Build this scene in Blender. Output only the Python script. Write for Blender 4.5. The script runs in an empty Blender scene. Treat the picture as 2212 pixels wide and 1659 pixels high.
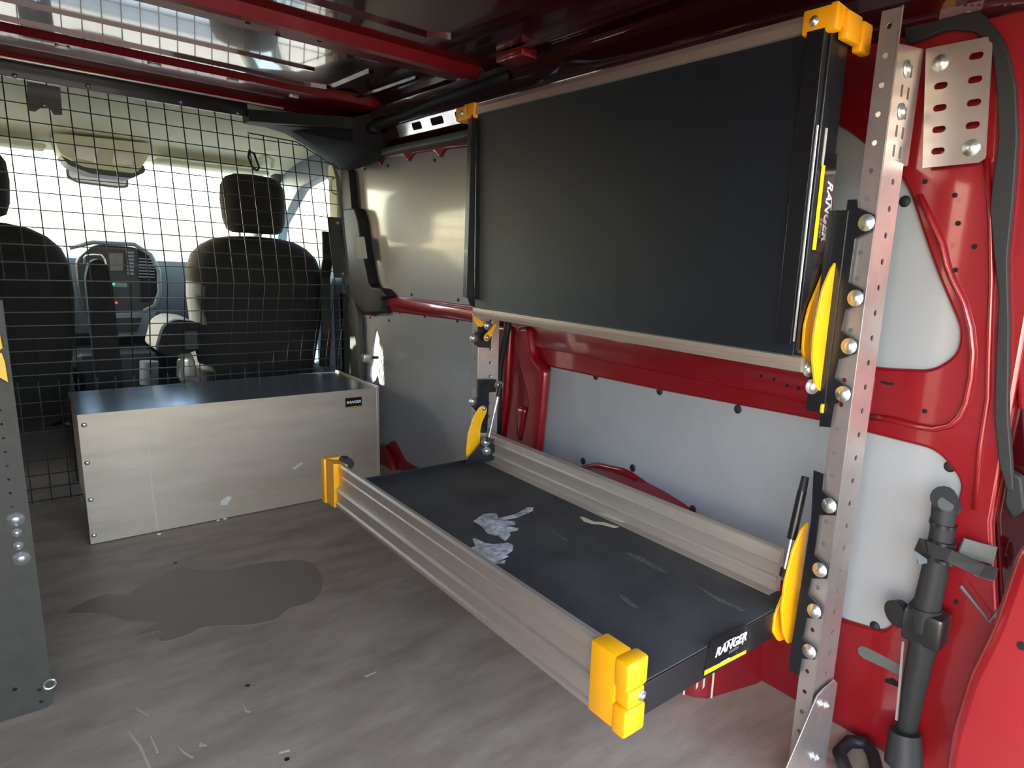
import bpy, bmesh, math, random
from mathutils import Vector, Matrix
random.seed(7)
D = bpy.data; COL = bpy.context.scene.collection; SC = bpy.context.scene
R = math.radians
# ------------------------------------------------------------------ camera
FPX, CX, CY, HC = 1409.46, 1281.3, 852.8, 0.88
def cam_axes(a, b, c):
    a, b, c = R(a), R(b), R(c)
    f = Vector((math.sin(a)*math.cos(b), math.cos(a)*math.cos(b), math.sin(b)))
    r = Vector((math.cos(a), -math.sin(a), 0)); u = r.cross(f)
    return math.cos(c)*r + math.sin(c)*u, -math.sin(c)*r + math.cos(c)*u, f
RR, UU, FF = cam_axes(42.3815, -11.325, 2.898)
cd = D.cameras.new('camera'); cam = D.objects.new('camera', cd); COL.objects.link(cam)
cam.matrix_world = Matrix((( RR.x, UU.x, -FF.x, 0), (RR.y, UU.y, -FF.y, 0), (RR.z, UU.z, -FF.z, HC), (0, 0, 0, 1)))
cd.sensor_fit = 'HORIZONTAL'; cd.sensor_width = 36; cd.lens = 36*FPX/2212
cd.shift_x = -(CX-1106)/2212; cd.shift_y = (CY-829.5)/2212
cd.clip_start = 0.02; cd.clip_end = 500
SC.camera = cam
# ------------------------------------------------------------------ light and exposure
SC.view_settings.view_transform = 'Standard'; SC.view_settings.look = 'None'
SC.view_settings.gamma = 1; SC.view_settings.use_curve_mapping = False
SC.view_settings.exposure = 0.70
w = D.worlds.new('sky'); SC.world = w; w.use_nodes = True
nt = w.node_tree; nt.nodes.clear()
sky = nt.nodes.new('ShaderNodeTexSky'); sky.sky_type = 'NISHITA'; sky.sun_disc = False
sky.sun_elevation = R(22); sky.sun_rotation = R(-74); sky.dust_density = 2.5; sky.ozone_density = 1.0
mixc = nt.nodes.new('ShaderNodeMix'); mixc.data_type = 'RGBA'; mixc.inputs[0].default_value = 0.36
mixc.inputs[7].default_value = (1.62, 1.48, 1.27, 1)
bg = nt.nodes.new('ShaderNodeBackground'); bg.inputs[1].default_value = 1.0
mul = nt.nodes.new('ShaderNodeVectorMath'); mul.operation = 'SCALE'; mul.inputs[3].default_value = 2.2
wo = nt.nodes.new('ShaderNodeOutputWorld')
nt.links.new(sky.outputs[0], mul.inputs[0]); nt.links.new(mul.outputs[0], mixc.inputs[6])
nt.links.new(mixc.outputs[2], bg.inputs[0]); nt.links.new(bg.outputs[0], wo.inputs[0])
sl = D.lights.new('sun', 'SUN'); sl.energy = 20.0; sl.angle = R(0.6); sl.color = (1, .93, .80)
so = D.objects.new('sun', sl); COL.objects.link(so); so.location = (-6, 12, 9)
so.rotation_euler = Vector((0.90, -0.24, -0.365)).to_track_quat('-Z', 'Y').to_euler()
def portal(name, loc, size, direction):
    l = D.lights.new(name, 'AREA'); l.shape = 'RECTANGLE'; l.size, l.size_y = size
    l.cycles.is_portal = True
    o = D.objects.new(name, l); COL.objects.link(o); o.location = loc
    o.rotation_euler = Vector(direction).to_track_quat('-Z', 'Z').to_euler()
portal('rear_opening_portal', (.31, -.02, .70), (1.7, 1.6), (0, 1, 0))
# ------------------------------------------------------------------ helpers
def ray(px, py): return RR*((px-CX)/FPX) - UU*((py-CY)/FPX) + FF
def on(ax, v, px, py):                 # photo direction -> point on a real plane of the van
    i = 'xyz'.index(ax); c = Vector((0, 0, HC)); d = ray(px, py)
    return c + d*((v-c[i])/d[i])
def on2(ax, v, pts):                   # same, as 2-D points of that plane
    o = []
    for p in pts:
        q = on(ax, v, *p); o.append({'x': (q.y, q.z), 'y': (q.x, q.z), 'z': (q.x, q.y)}[ax])
    return o
def crop(x0, y0, s, pts): return [(x0+a/s, y0+b/s) for a, b in pts]
def tag(o, label=None, cat=None, group=None, kind=None):
    if label: o['label'] = label
    if cat: o['category'] = cat
    if group: o['group'] = group
    if kind: o['kind'] = kind
    return o
def link(o, parent=None):
    COL.objects.link(o)
    if parent:
        o.parent = parent; o.matrix_parent_inverse = Matrix.Identity(4)
        o.matrix_basis = parent_world(parent).inverted() @ o.matrix_basis
    return o
def parent_world(p):
    m = p.matrix_basis.copy()
    while p.parent: p = p.parent; m = p.matrix_basis @ m
    return m
def empty(name, loc, label=None, cat=None, group=None, kind=None):
    o = D.objects.new(name, None); o.empty_display_size = .05; o.location = loc
    o.matrix_basis = Matrix.Translation(loc); COL.objects.link(o)
    return tag(o, label, cat, group, kind)
def finish(me, name, mat, parent=None, smooth=False):
    if isinstance(mat, (list, tuple)):
        for m_ in mat: me.materials.append(m_)
    elif mat: me.materials.append(mat)
    if smooth:
        for p in me.polygons: p.use_smooth = True
    # put the origin inside the object
    c = Vector((0, 0, 0))
    if len(me.vertices):
        xs = [v.co for v in me.vertices]
        lo = Vector([min(v[i] for v in xs) for i in range(3)]); hi = Vector([max(v[i] for v in xs) for i in range(3)])
        c = (lo+hi)/2; me.transform(Matrix.Translation(-c))
    o = D.objects.new(name, me); o.matrix_basis = Matrix.Translation(c)
    return link(o, parent)
class MB:
    def __init__(s): s.bm = bmesh.new()
    def box(s, lo, hi, bev=0):
        lo, hi = Vector(lo), Vector(hi)
        r = bmesh.ops.create_cube(s.bm, size=1)
        bmesh.ops.scale(s.bm, vec=hi-lo, verts=r['verts']); bmesh.ops.translate(s.bm, vec=(lo+hi)/2, verts=r['verts'])
        if bev:
            es = list({e for v in r['verts'] for e in v.link_edges})
            bmesh.ops.bevel(s.bm, geom=es, offset=bev, segments=2, affect='EDGES', profile=.5)
        return s
    def cyl(s, a, b, r, r2=None, n=14, caps=True):
        a, b = Vector(a), Vector(b); d = b-a
        q = d.to_track_quat('Z', 'Y').to_matrix().to_4x4(); q.translation = (a+b)/2
        bmesh.ops.create_cone(s.bm, cap_ends=caps, segments=n, radius1=r, radius2=r if r2 is None else r2, depth=d.length, matrix=q)
        return s
    def tube(s, pts, r, n=8, closed=False):
        pts = [Vector(p) for p in pts]; rings = []; N = len(pts); prev = None
        for i, p in enumerate(pts):
            a = pts[i-1] if (i or closed) else p; b = pts[(i+1) % N] if (i < N-1 or closed) else p
            t = (b-a).normalized()
            if prev is None: u = t.orthogonal().normalized()
            else: u = (prev - t*prev.dot(t)).normalized()
            prev = u; v = t.cross(u)
            rr = r[i] if isinstance(r, (list, tuple)) else r
            rings.append([s.bm.verts.new(p + u*(rr*math.cos(2*math.pi*k/n)) + v*(rr*math.sin(2*math.pi*k/n))) for k in range(n)])
        for i in range(N if closed else N-1):
            A, B = rings[i], rings[(i+1) % N]
            for k in range(n): s.bm.faces.new((A[k], A[(k+1) % n], B[(k+1) % n], B[k]))
        if not closed:
            s.bm.faces.new(rings[0][::-1]); s.bm.faces.new(rings[-1])
        return s
    def ribbon(s, pts, w, h, axis=(0, 0, 1)):
        pts = [Vector(p) for p in pts]; ax = Vector(axis); rings = []
        for i, p in enumerate(pts):
            t = (pts[min(i+1, len(pts)-1)]-pts[max(i-1, 0)]).normalized(); sd = t.cross(ax).normalized(); up = sd.cross(t)
            rings.append([s.bm.verts.new(p+sd*(a*w/2)+up*(b*h/2)) for a, b in ((-1, -1), (1, -1), (1, 1), (-1, 1))])
        for A, B in zip(rings, rings[1:]):
            for k in range(4): s.bm.faces.new((A[k], A[(k+1) % 4], B[(k+1) % 4], B[k]))
        s.bm.faces.new(rings[0][::-1]); s.bm.faces.new(rings[-1])
        return s
    def rings(s, loops, caps=True):
        rs = [[s.bm.verts.new(p) for p in L] for L in loops]
        for A, B in zip(rs, rs[1:]):
            n = len(A)
            for k in range(n): s.bm.faces.new((A[k], A[(k+1) % n], B[(k+1) % n], B[k]))
        if caps: s.bm.faces.new(rs[0][::-1]); s.bm.faces.new(rs[-1])
        return s
    def build(s, name, mat, parent=None, smooth=False, auto=None):
        bmesh.ops.recalc_face_normals(s.bm, faces=s.bm.faces)
        me = D.meshes.new(name); s.bm.to_mesh(me); s.bm.free()
        o = finish(me, name, mat, parent, smooth)
        if auto:
            for p in me.polygons: p.use_smooth = True
            me.set_sharp_from_angle(angle=R(auto))
        return o
AX = {'x': ((0, 1, 0), (0, 0, 1), (1, 0, 0)), 'y': ((1, 0, 0), (0, 0, 1), (0, -1, 0)), 'z': ((1, 0, 0), (0, 1, 0), (0, 0, 1))}
def amat(ax, v):
    U, V, N = [Vector(q) for q in AX[ax]]
    o = {'x': Vector((v, 0, 0)), 'y': Vector((0, v, 0)), 'z': Vector((0, 0, v))}[ax]
    return Matrix(((U.x, V.x, N.x, o.x), (U.y, V.y, N.y, o.y), (U.z, V.z, N.z, o.z), (0, 0, 0, 1)))
def circ(c, r, n=12, ry=None): return [(c[0]+r*math.cos(2*math.pi*k/n), c[1]+(ry or r)*math.sin(2*math.pi*k/n)) for k in range(n)]
def slot(c, hx, hy, n=5):          # rounded slot, long in u
    p = []
    for s_, a0 in ((1, -90), (-1, 90)):
        for k in range(n+1):
            a = R(a0+180*k/n); p.append((c[0]+s_*(hx-hy)+hy*math.cos(a), c[1]+hy*math.sin(a)))
    return p
def rnd(pts, r, n=4):              # round every corner of a polygon
    out = []; N = len(pts)
    for i in range(N):
        p0, p, p2 = Vector(pts[i-1]), Vector(pts[i]), Vector(pts[(i+1) % N])
        a, b = p0-p, p2-p; rr = min(r, a.length*.45, b.length*.45)
        A, B = p+a.normalized()*rr, p+b.normalized()*rr
        for k in range(n+1):
            t = k/n; q = A*(1-t)**2 + p*2*t*(1-t) + B*t*t; out.append((q.x, q.y))
    return out
def rect(a, b, c, d): return [(a, c), (b, c), (b, d), (a, d)]
def shape(name, ax, v, loops, t, mat, parent=None, bev=0, M=None, smooth=False):
    """flat plate with holes: loops[0] outline, the rest holes; v = plane position of the middle"""
    cu = D.curves.new(name, 'CURVE'); cu.dimensions = '2D'; cu.fill_mode = 'BOTH'
    cu.extrude = max(t/2-bev, 1e-5); cu.bevel_depth = bev; cu.bevel_resolution = 2 if bev else 0
    cu.offset = -bev
    for L in loops:
        sp = cu.splines.new('POLY'); sp.points.add(len(L)-1)
        for i, p in enumerate(L): sp.points[i].co = (p[0], p[1], 0, 1)
        sp.use_cyclic_u = True
    return curve_mesh(cu, name, M or amat(ax, v), mat, parent, 40 if bev else None)
def curve_mesh(cu, name, M, mat, parent, auto=None):
    tmp = D.objects.new('t', cu); me = D.meshes.new_from_object(tmp); D.objects.remove(tmp); D.curves.remove(cu)
    me.name = name; me.transform(M)
    if M.determinant() < 0: me.flip_normals()
    me.materials.clear()
    for p in me.polygons: p.use_smooth = False
    if auto:
        for p in me.polygons: p.use_smooth = True
        me.set_sharp_from_angle(angle=R(auto))
    return finish(me, name, mat, parent)
def text(name, body, M, size, mat, parent, shear=0, off=0, ext=.0003, align='LEFT'):
    cu = D.curves.new(name, 'FONT'); cu.body = body; cu.size = size; cu.shear = shear; cu.offset = off
    cu.extrude = ext; cu.align_x = align; cu.resolution_u = 3
    return curve_mesh(cu, name, M, mat, parent)
def frame_mat(o, U, V):
    U = Vector(U).normalized(); V = Vector(V).normalized(); N = U.cross(V)
    return Matrix(((U.x, V.x, N.x, o[0]), (U.y, V.y, N.y, o[1]), (U.z, V.z, N.z, o[2]), (0, 0, 0, 1)))
def dome_mesh(name, r, h, mat, washer=0, wmat=None):
    bm = bmesh.new(); prof = [(r, 0), (r, h*.25), (r*.85, h*.62), (r*.5, h*.92), (0.0001, h)]
    if washer: prof = [(washer, 0), (washer, .0016), (r, .0016)] + [(a, b+.0016) for a, b in prof[1:]]
    n = 16; rg = [[bm.verts.new((a*math.cos(2*math.pi*k/n), a*math.sin(2*math.pi*k/n), b)) for k in range(n)] for a, b in prof]
    for A, B in zip(rg, rg[1:]):
        for k in range(n): bm.faces.new((A[k], A[(k+1) % n], B[(k+1) % n], B[k]))
    me = D.meshes.new(name); bm.to_mesh(me); bm.free(); me.materials.append(mat)
    for p in me.polygons: p.use_smooth = True
    return me
def put(me, name, p, nrm, parent, label=None):
    o = D.objects.new(name, me)
    q = Vector(nrm).to_track_quat('Z', 'Y').to_matrix().to_4x4(); q.translation = Vector(p); o.matrix_basis = q
    link(o, parent)
    if label: o['label'] = label
    return o
# ------------------------------------------------------------------ materials
def lin(c): return tuple((x/255/12.92 if x/255 <= .04045 else ((x/255+.055)/1.055)**2.4) for x in c)
def mat(name, col, rough=.5, metal=0, coat=0, var=0, vscale=8, vcol=None, bump=0, bscale=200, stretch=None, emis=0, spec=None, coat_rough=.05):
    m = D.materials.new(name); m.use_nodes = True; n = m.node_tree; b = n.nodes['Principled BSDF']
    c = lin(col)+(1,)
    b.inputs['Base Color'].default_value = c; b.inputs['Roughness'].default_value = rough
    b.inputs['Metallic'].default_value = metal; b.inputs['Coat Weight'].default_value = coat; b.inputs['Coat Roughness'].default_value = coat_rough
    if spec is not None: b.inputs['Specular IOR Level'].default_value = spec
    if emis: b.inputs['Emission Color'].default_value = c; b.inputs['Emission Strength'].default_value = emis
    tc = n.nodes.new('ShaderNodeNewGeometry'); mp = n.nodes.new('ShaderNodeMapping')
    n.links.new(tc.outputs['Position'], mp.inputs[0])
    if stretch: mp.inputs['Scale'].default_value = stretch
    if var:
        nz = n.nodes.new('ShaderNodeTexNoise'); nz.inputs['Scale'].default_value = vscale; nz.inputs['Detail'].default_value = 8; nz.inputs['Roughness'].default_value = .65
        n.links.new(mp.outputs[0], nz.inputs[0])
        rp = n.nodes.new('ShaderNodeValToRGB'); rp.color_ramp.elements[0].position = .35; rp.color_ramp.elements[1].position = .68
        c2 = lin(vcol)+(1,) if vcol else tuple(min(1, x*(1+var)) for x in c[:3])+(1,)
        rp.color_ramp.elements[0].color = tuple(x*(1-(0 if vcol else var*.5)) for x in c[:3])+(1,); rp.color_ramp.elements[1].color = c2
        n.links.new(nz.outputs[0], rp.inputs[0]); n.links.new(rp.outputs[0], b.inputs['Base Color'])
    if bump:
        nb = n.nodes.new('ShaderNodeTexNoise'); nb.inputs['Scale'].default_value = bscale; nb.inputs['Detail'].default_value = 4
        n.links.new(mp.outputs[0], nb.inputs[0])
        bp = n.nodes.new('ShaderNodeBump'); bp.inputs['Strength'].default_value = bump; bp.inputs['Distance'].default_value = .002
        n.links.new(nb.outputs[0], bp.inputs['Height']); n.links.new(bp.outputs[0], b.inputs['Normal'])
    return m
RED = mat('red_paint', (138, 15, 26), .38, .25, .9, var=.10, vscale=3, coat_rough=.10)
RED_SHADED = mat('shaded_red_paint', (66, 5, 13), .2, .5, 1.0, var=.08, vscale=2, coat_rough=.04)  # the van's red, darkened in the colour for shade under the roof
GREY = mat('grey_panel', (154, 156, 158), .34, 0, .45, var=.08, vscale=4, bump=.03, bscale=350, coat_rough=.10)
BLK = mat('black_metal', (20, 21, 25), .35, .0, .2, var=.2, vscale=30)
BLKP = mat('black_plastic', (26, 27, 29), .6, bump=.15, bscale=500)
PANEL = mat('black_panel', (17, 23, 31), .36, 0, .0, var=.12, vscale=5, bump=.35, bscale=900)
RUB = mat('deck_rubber', (50, 50, 52), .62, 0, 0, var=.5, vscale=9, vcol=(72, 70, 68), bump=.6, bscale=420)
ALU = mat('aluminium', (206, 190, 176), .40, .75, 0, var=.07, vscale=9, stretch=(1, .35, 6), bump=.1, bscale=120)
ALUD = mat('aluminium_worn', (194, 180, 166), .46, .6, 0, var=.12, vscale=11, stretch=(1, .25, 3), bump=.12, bscale=90)
GALV = mat('galvanised_steel', (204, 194, 188), .33, .85, 0, var=.12, vscale=18)
BOXM = mat('box_sheet_aluminium', (176, 161, 145), .42, .55, 0, var=.20, vscale=6, stretch=(.6, 1, 3), vcol=(190, 175, 159), bump=.05)  # warm tint in the colour stands for warm light from the rear
BOXT = mat('box_lid_aluminium', (150, 158, 166), .22, .7, 0, var=.25, vscale=9, vcol=(120, 130, 142))
YEL = mat('yellow_plastic', (246, 170, 8), .38, 0, .1, var=.05, vscale=12)
YELM = mat('yellow_steel', (246, 176, 6), .30, 0, .5)
CHR = mat('zinc_bolt', (214, 216, 214), .36, .85)
WIRE = mat('black_wire', (22, 22, 25), .5, 0, .1)
FLOOR = mat('floor_board', (150, 131, 114), .48, 0, 0, var=.22, vscale=5.5, stretch=(.8, 1.9, 1), vcol=(186, 166, 147), bump=.25, bscale=260)  # base colour warmed in place of warm rear daylight
STAIN = mat('floor_stain', (134, 116, 101), .42, 0, 0, var=.10, vscale=6, bump=.2, bscale=260)
SCR = mat('pale_scratch', (205, 190, 160), .7)
WHT = mat('white_paint', (120, 118, 114), .6, var=.3, vscale=55, vcol=(232, 231, 228))
DUST = mat('pale_dust', (104, 100, 92), .8, var=.4, vscale=140, vcol=(46, 46, 46))
STICK = mat('black_sticker', (12, 13, 15), .3, coat=.4)
WLET = mat('white_lettering', (235, 235, 235), .5)
YLET = mat('yellow_print', (245, 205, 20), .4)
SEAT = mat('seat_cloth', (38, 37, 34), .88, bump=.35, bscale=700, var=.15, vscale=20)
BEIGE = mat('beige_headliner', (228, 226, 198), .85, bump=.2, bscale=300)
DASH = mat('dash_plastic', (104, 110, 114), .5, var=.08, vscale=10)
DASHD = mat('dash_dark', (28, 30, 32), .5)
TRIMG = mat('grey_trim', (78, 80, 76), .6)
TRIMB = mat('door_trim', (96, 112, 128), .5)
LATCH = mat('latch_metal', (200, 198, 186), .3, .6)
LEDG = mat('green_led', (20, 230, 90), .5, emis=3.0)
LEDR = mat('red_led', (255, 40, 30), .5, emis=4.0)
AMB = mat('amber_lens', (190, 130, 20), .4)
RED_SHADED.node_tree.nodes['Principled BSDF'].inputs['Coat IOR'].default_value = 1.8
CONC = mat('asphalt', (122, 114, 102), .9, var=.15, vscale=2)
HOLE = mat('dark_cavity', (10, 6, 8), .9)
SHEEN = mat('rail_reflection', (225, 220, 232), .16, .9, var=.2, vscale=14)  # pale metal stands for a bright reflection on the red rail
FAINT = mat('faint_rub_mark', (194, 182, 164), .5, .4)
SILV = mat('pale_silver', (225, 222, 215), .3, .4)
DLAMP = mat('grey_weatherstrip', (92, 96, 92), .5)
def glass(name, tint=(.93, .97, .96)):
    m = D.materials.new(name); m.use_nodes = True; n = m.node_tree; n.nodes.clear()
    o = n.nodes.new('ShaderNodeOutputMaterial'); mx = n.nodes.new('ShaderNodeMixShader'); t = n.nodes.new('ShaderNodeBsdfTransparent'); g = n.nodes.new('ShaderNodeBsdfGlossy')
    lw = n.nodes.new('ShaderNodeLayerWeight'); pw = n.nodes.new('ShaderNodeMath'); pw.operation = 'POWER'; pw.inputs[1].default_value = 4
    f = n.nodes.new('ShaderNodeMath'); f.operation = 'MULTIPLY_ADD'; f.inputs[1].default_value = .6; f.inputs[2].default_value = .03
    n.links.new(lw.outputs['Facing'], pw.inputs[0]); n.links.new(pw.outputs[0], f.inputs[0]); t.inputs[0].default_value = tint+(1,); g.inputs['Roughness'].default_value = .01
    n.links.new(f.outputs[0], mx.inputs[0]); n.links.new(t.outputs[0], mx.inputs[1]); n.links.new(g.outputs[0], mx.inputs[2]); n.links.new(mx.outputs[0], o.inputs[0])
    return m
GLASS = glass('window_glass')
RIVET = dome_mesh('rivet', .0098, .004, BLKP)
SRIV = dome_mesh('rivet', .006, .004, BLKP)
BOLT = dome_mesh('bolt', .0070, .0042, CHR, washer=.0128)
BOLTS = dome_mesh('bolt', .0045, .004, CHR, washer=.0075)
SCREW = dome_mesh('screw', .007, .0045, CHR)
# ================================================================== SETTING
# floor
o = tag(MB().box((-.54, .06, -.02), (1.17, 2.95, 0)).build('floor', FLOOR), kind='structure')
fl = o
def pflat(name, pts, z, mat_, parent, dz=.0006):
    return shape(name, 'z', z+dz/2, [pts], dz, mat_, parent)
stain_px = crop(0, 760, 1.846, [(255,1045),(330,1000),(420,965),(520,975),(540,945),(620,905),(680,890),(720,865),(800,868),(900,872),(1000,850),(1090,835),(1200,830),(1260,850),(1290,900),(1280,960),(1240,1000),(1150,1025),(1100,1070),(1000,1090),(900,1090),(800,1100),(760,1125),(690,1150),(630,1158),(650,1110),(560,1130),(540,1128),(640,1080),(520,1075),(430,1050),(350,1040)])
pflat('stain', rnd(on2('z', 0, stain_px), .012, 3), 0, STAIN, fl)['label'] = 'dark oily stain on the floor board'
for ps in ([(275,1583),(300,1615),(320,1659),(326,1659),(306,1612),(280,1580)], [(327,1590),(343,1625),(338,1626),(324,1592)], [(296,1529),(322,1546),(320,1549),(294,1532)], [(524,1517),(533,1535),(543,1536),(540,1539),(530,1538)], [(383,1610),(400,1625),(418,1636),(414,1638),(396,1628)], [(432,1603),(447,1611),(430,1612)]):
    pflat('scratch', on2('z', 0, ps), 0, SCR, fl)
for ps in ([(70,1380),(85,1383),(84,1386),(70,1383)], [(787,1460),(812,1450),(813,1452),(790,1463)], [(600,1625),(625,1618),(626,1622),(603,1628)]):
    pflat('scratch', on2('z', 0, ps), 0, SCR, fl)
for cx_, cy_, r_ in ((535, 1481, 5), (379, 1216, 3), (620,1640,3)): pflat('spot', circ(on2('z', 0, [(cx_, cy_)])[0], .0045), 0, BLKP, fl)
# right wall: pressed red body side with openings closed by grey boards
WX = 1.166
far_up = [(2.90,1.215),(2.86,1.236)]
for a in crop(720, 200, 5.53, [(320,925),(585,885),(925,845),(1300,795)]):
    y, z = on2('x', 1.175, [a])[0]; far_up += [(y+.035, z+.030), (y, z), (y-.035, z+.028)]
far_up += [(1.80,1.222),(1.76,1.18),(1.76,.76),(1.80,.728),(2.50,.716),(2.60,.722),(2.73,.86),(2.86,1.02),(2.92,1.12)]
far_lo = [(2.83,.612),(2.66,.618),(2.60,.648),(1.92,.668),(1.80,.668),(1.77,.64),(1.77,.10),(1.80,.06),(2.40,.05),(2.50,.12),(2.60,.06),(2.83,.05)]
near_up = [(.90,1.21),(.66,1.158),(.52,1.055),(.452,.909),(.393,.805),(.392,.765),(.425,.733),(.519,.722),(1.48,.745),(1.55,.79),(1.55,1.12),(1.48,1.20)]
near_lo = [(1.516,.580),(1.053,.588),(.627,.602),(.523,.600),(.40,.597),(.352,.555),(.362,.456),(.392,.34),(.44,.235),(.53,.222),(.66,.245),(.84,.245),(.90,.262),(.96,.307),(1.07,.348),(1.14,.362),(1.25,.350),(1.35,.305),(1.41,.25),(1.53,.25)]
sun_slit = [on2('x', 1.175, [p])[0] for p in crop(560, 700, 4.1475, [(1053,30),(1082,130),(1078,300),(1072,420),(1050,500),(1015,530),(1000,450),(1005,385),(1018,330),(1022,220),(1035,120)])]  # slit cut through to outside, standing for a sun streak on the board
sun_slit_big = [(a[0]+(a[0]-2.735)*.25, a[1]+(a[1]-.40)*.06) for a in sun_slit]
outl = [(2.90, 0), (.26, 0), (.26, .30), (.30, .50), (.30, 1.34), (2.95, 1.34), (2.95, 0)]
outl = outl[:-1]
wr = tag(shape('wall_right', 'x', 1.174, [outl, rnd(far_up, .02, 3), rnd(far_lo, .03, 3), rnd(near_up, .05, 5), rnd(near_lo, .022, 5)], .022, RED, None, bev=.006), kind='structure')
def board(label, pts, riv, rmesh=RIVET, holes=(), r=.02):
    cy_ = sum(p[0] for p in pts)/len(pts); cz = sum(p[1] for p in pts)/len(pts)
    big = [(cy_+(p[0]-cy_)*1.012, cz+(p[1]-cz)*1.02) for p in pts]
    e = empty('wall_panel', (1.178, cy_, min(p[1] for p in pts)), label, 'wall panel')
    shape('board', 'x', 1.1745, [rnd(big, r, 4)]+list(holes), .005, GREY, e)
    for px_ in riv:
        q = on('x', 1.1715, *px_); put(rmesh, 'rivet', q, (-1, 0, 0), e)
    return e
board('grey wall board with scalloped top edge, beside the mesh partition', far_up, crop(720, 200, 5.53, [(375,912),(655,875),(1212,808)]) + crop(720, 440, 5.92, [(1003,1165),(1598,1232)]), SRIV, r=.008)
board('grey wall board above the aluminium box, below the red belt rail', far_lo, crop(720, 440, 5.92, [(475,1455),(715,1495),(852,1392),(1170,1440),(1587,1500)])+[(851,1011)], SRIV, holes=[sun_slit])
board('grey wall board with curved rear edge, behind the upright post', near_up, [(1955,435)])
board('large grey lower wall board beside the lower folding shelf', near_lo, [(1186,798),(1287,813),(1425,845),(1594,884),(2052,1008),(1260,996),(1367,1011),(1497,1100),(1890,1353),(1173,905)])
# lips and pressings of the body side
def strip(name, pts, w_, h_, m_, parent, axis=(-1, 0, 0)): return MB().ribbon(pts, w_, h_, axis).build(name, m_, parent, auto=35)
MB().box((1.150, 1.72, .672), (1.175, 2.86, .712), .008).build('belt_rail', RED, wr, auto=35)
MB().box((1.152, .52, .632), (1.175, 1.58, .712), .010).build('belt_rail', RED, wr, auto=35)
wb = MB(); P = [on('x', 1.160, *p) for p in crop(1600, 400, 2.765, [(780,1385),(900,1400),(1050,1440),(1150,1455),(1250,1435),(1310,1380),(1345,1300),(1375,1150),(1385,1000),(1370,850),(1330,700),(1260,560),(1230,480),(1200,350),(1130,200),(1060,60)])]
wb.tube(P, .006, 8).build('pressed_bead', RED, wr, smooth=True)
P = [on('x', 1.161, *p) for p in [(2131,345),(2140,480),(2142,600),(2136,760),(2134,860),(2118,960),(2105,1100)]]
MB().tube(P, .005, 8).build('pressed_bead', RED, wr, smooth=True)
for p in crop(1600, 400, 2.765, [(1278,60),(1298,228),(1395,367),(1282,507),(1098,1350)])+[(1998,392), (2065,1300)]:
    q = on('x', 1.1622, *p); MB().cyl(q, q+Vector((-.0006, 0, 0)), .0042, n=12).build('drain_hole', HOLE, wr)
q = on2('x', 1.162, crop(1600, 400, 2.765, [(835,1168),(885,1178),(915,1182),(912,1195),(880,1195),(835,1180)])); shape('slot_hole', 'x', 1.1627, [q], .0015, HOLE, wr)
q = on2('x', 1.162, crop(1750, 1250, 4.056, [(418,610),(450,590),(500,605),(800,760),(850,810),(840,850),(780,850),(700,805),(470,700),(425,660)])); shape('slot_hole', 'x', 1.1627, [q], .0015, DLAMP, wr)
q = on2('x', 1.162, crop(1750, 1250, 4.056, [(650,880),(720,870),(800,930),(790,960),(720,930),(660,910)])); shape('slot_hole', 'x', 1.1627, [q], .0015, HOLE, wr)
for p in crop(1600, 400, 2.765, [(122,1140),(198,1158),(278,1196),(345,1212)]): q = on('x', 1.151, *p); MB().cyl(q, q+Vector((-.0006, 0, 0)), .0035, n=10).build('drain_hole', HOLE, wr)
# lumps of the pressed sliding-door pillar between the boards
def px_lump(name, pts, x0, t, m_=RED, bev=.012): return shape(name, 'x', x0, [rnd(on2('x', x0, pts), .02, 4)], t, m_, wr, bev=bev)
px_lump('pillar_pressing', [(1120,705),(1150,705),(1158,770),(1185,800),(1168,985),(1130,960),(1148,870),(1128,790)], 1.150, .030)
px_lump('pillar_pressing', [(1078,702),(1108,703),(1098,860),(1084,955),(1066,955)], 1.158, .016)
px_lump('pillar_pressing', [(1118,878),(1140,880),(1130,952),(1122,950)], 1.155, .02)
skin = tag(shape('outer_skin', 'x', 1.196, [[(2.95, 0), (.24, 0), (.24, 1.38), (2.95, 1.38)], [((a+.004 if a > 2.79 else a-.004)*1.0179, .88+(b-.88)*1.0179) for a, b in sun_slit]], .004, RED, wr))
# wheel arch housing
wa = MB(); L = []
for k, x in enumerate((.985, 1.0, 1.02, 1.15, 1.175)):
    s_ = (.78, .87, .92, 1.0, 1.0)[k]; top = (.24, .27, .283, .345, .348)[k]
    L.append([(x, 1.13 + (.36 if math.cos(a_) > 0 else .45)*s_*math.cos(a_), max(0.001, top*math.sin(a_)**.6)) for a_ in [math.pi*i/22 for i in range(23)]])
wa.rings(L).build('wheel_arch', RED, wr, auto=50)
for i in range(4):
    q = None
    yy = (.755, .735, .725, .712)[i]; xx = (.990, 1.006, 1.015, 1.028)[i]; MB().ribbon([(xx, yy, .002), (xx, yy, .05), (xx+.004, yy+.006, .12)], .004, .003, (-.7, -.7, 0)).build('drip_mark', SCR, wr)
# dirt strip of the sliding door step
shape('door_step', 'x', 1.150, [rnd(on2('x', 1.15, [(812,958),(828,962),(842,980),(850,1000),(856,1026),(812,1030)]), .02, 4)], .026, RED, wr, bev=.006)
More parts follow.
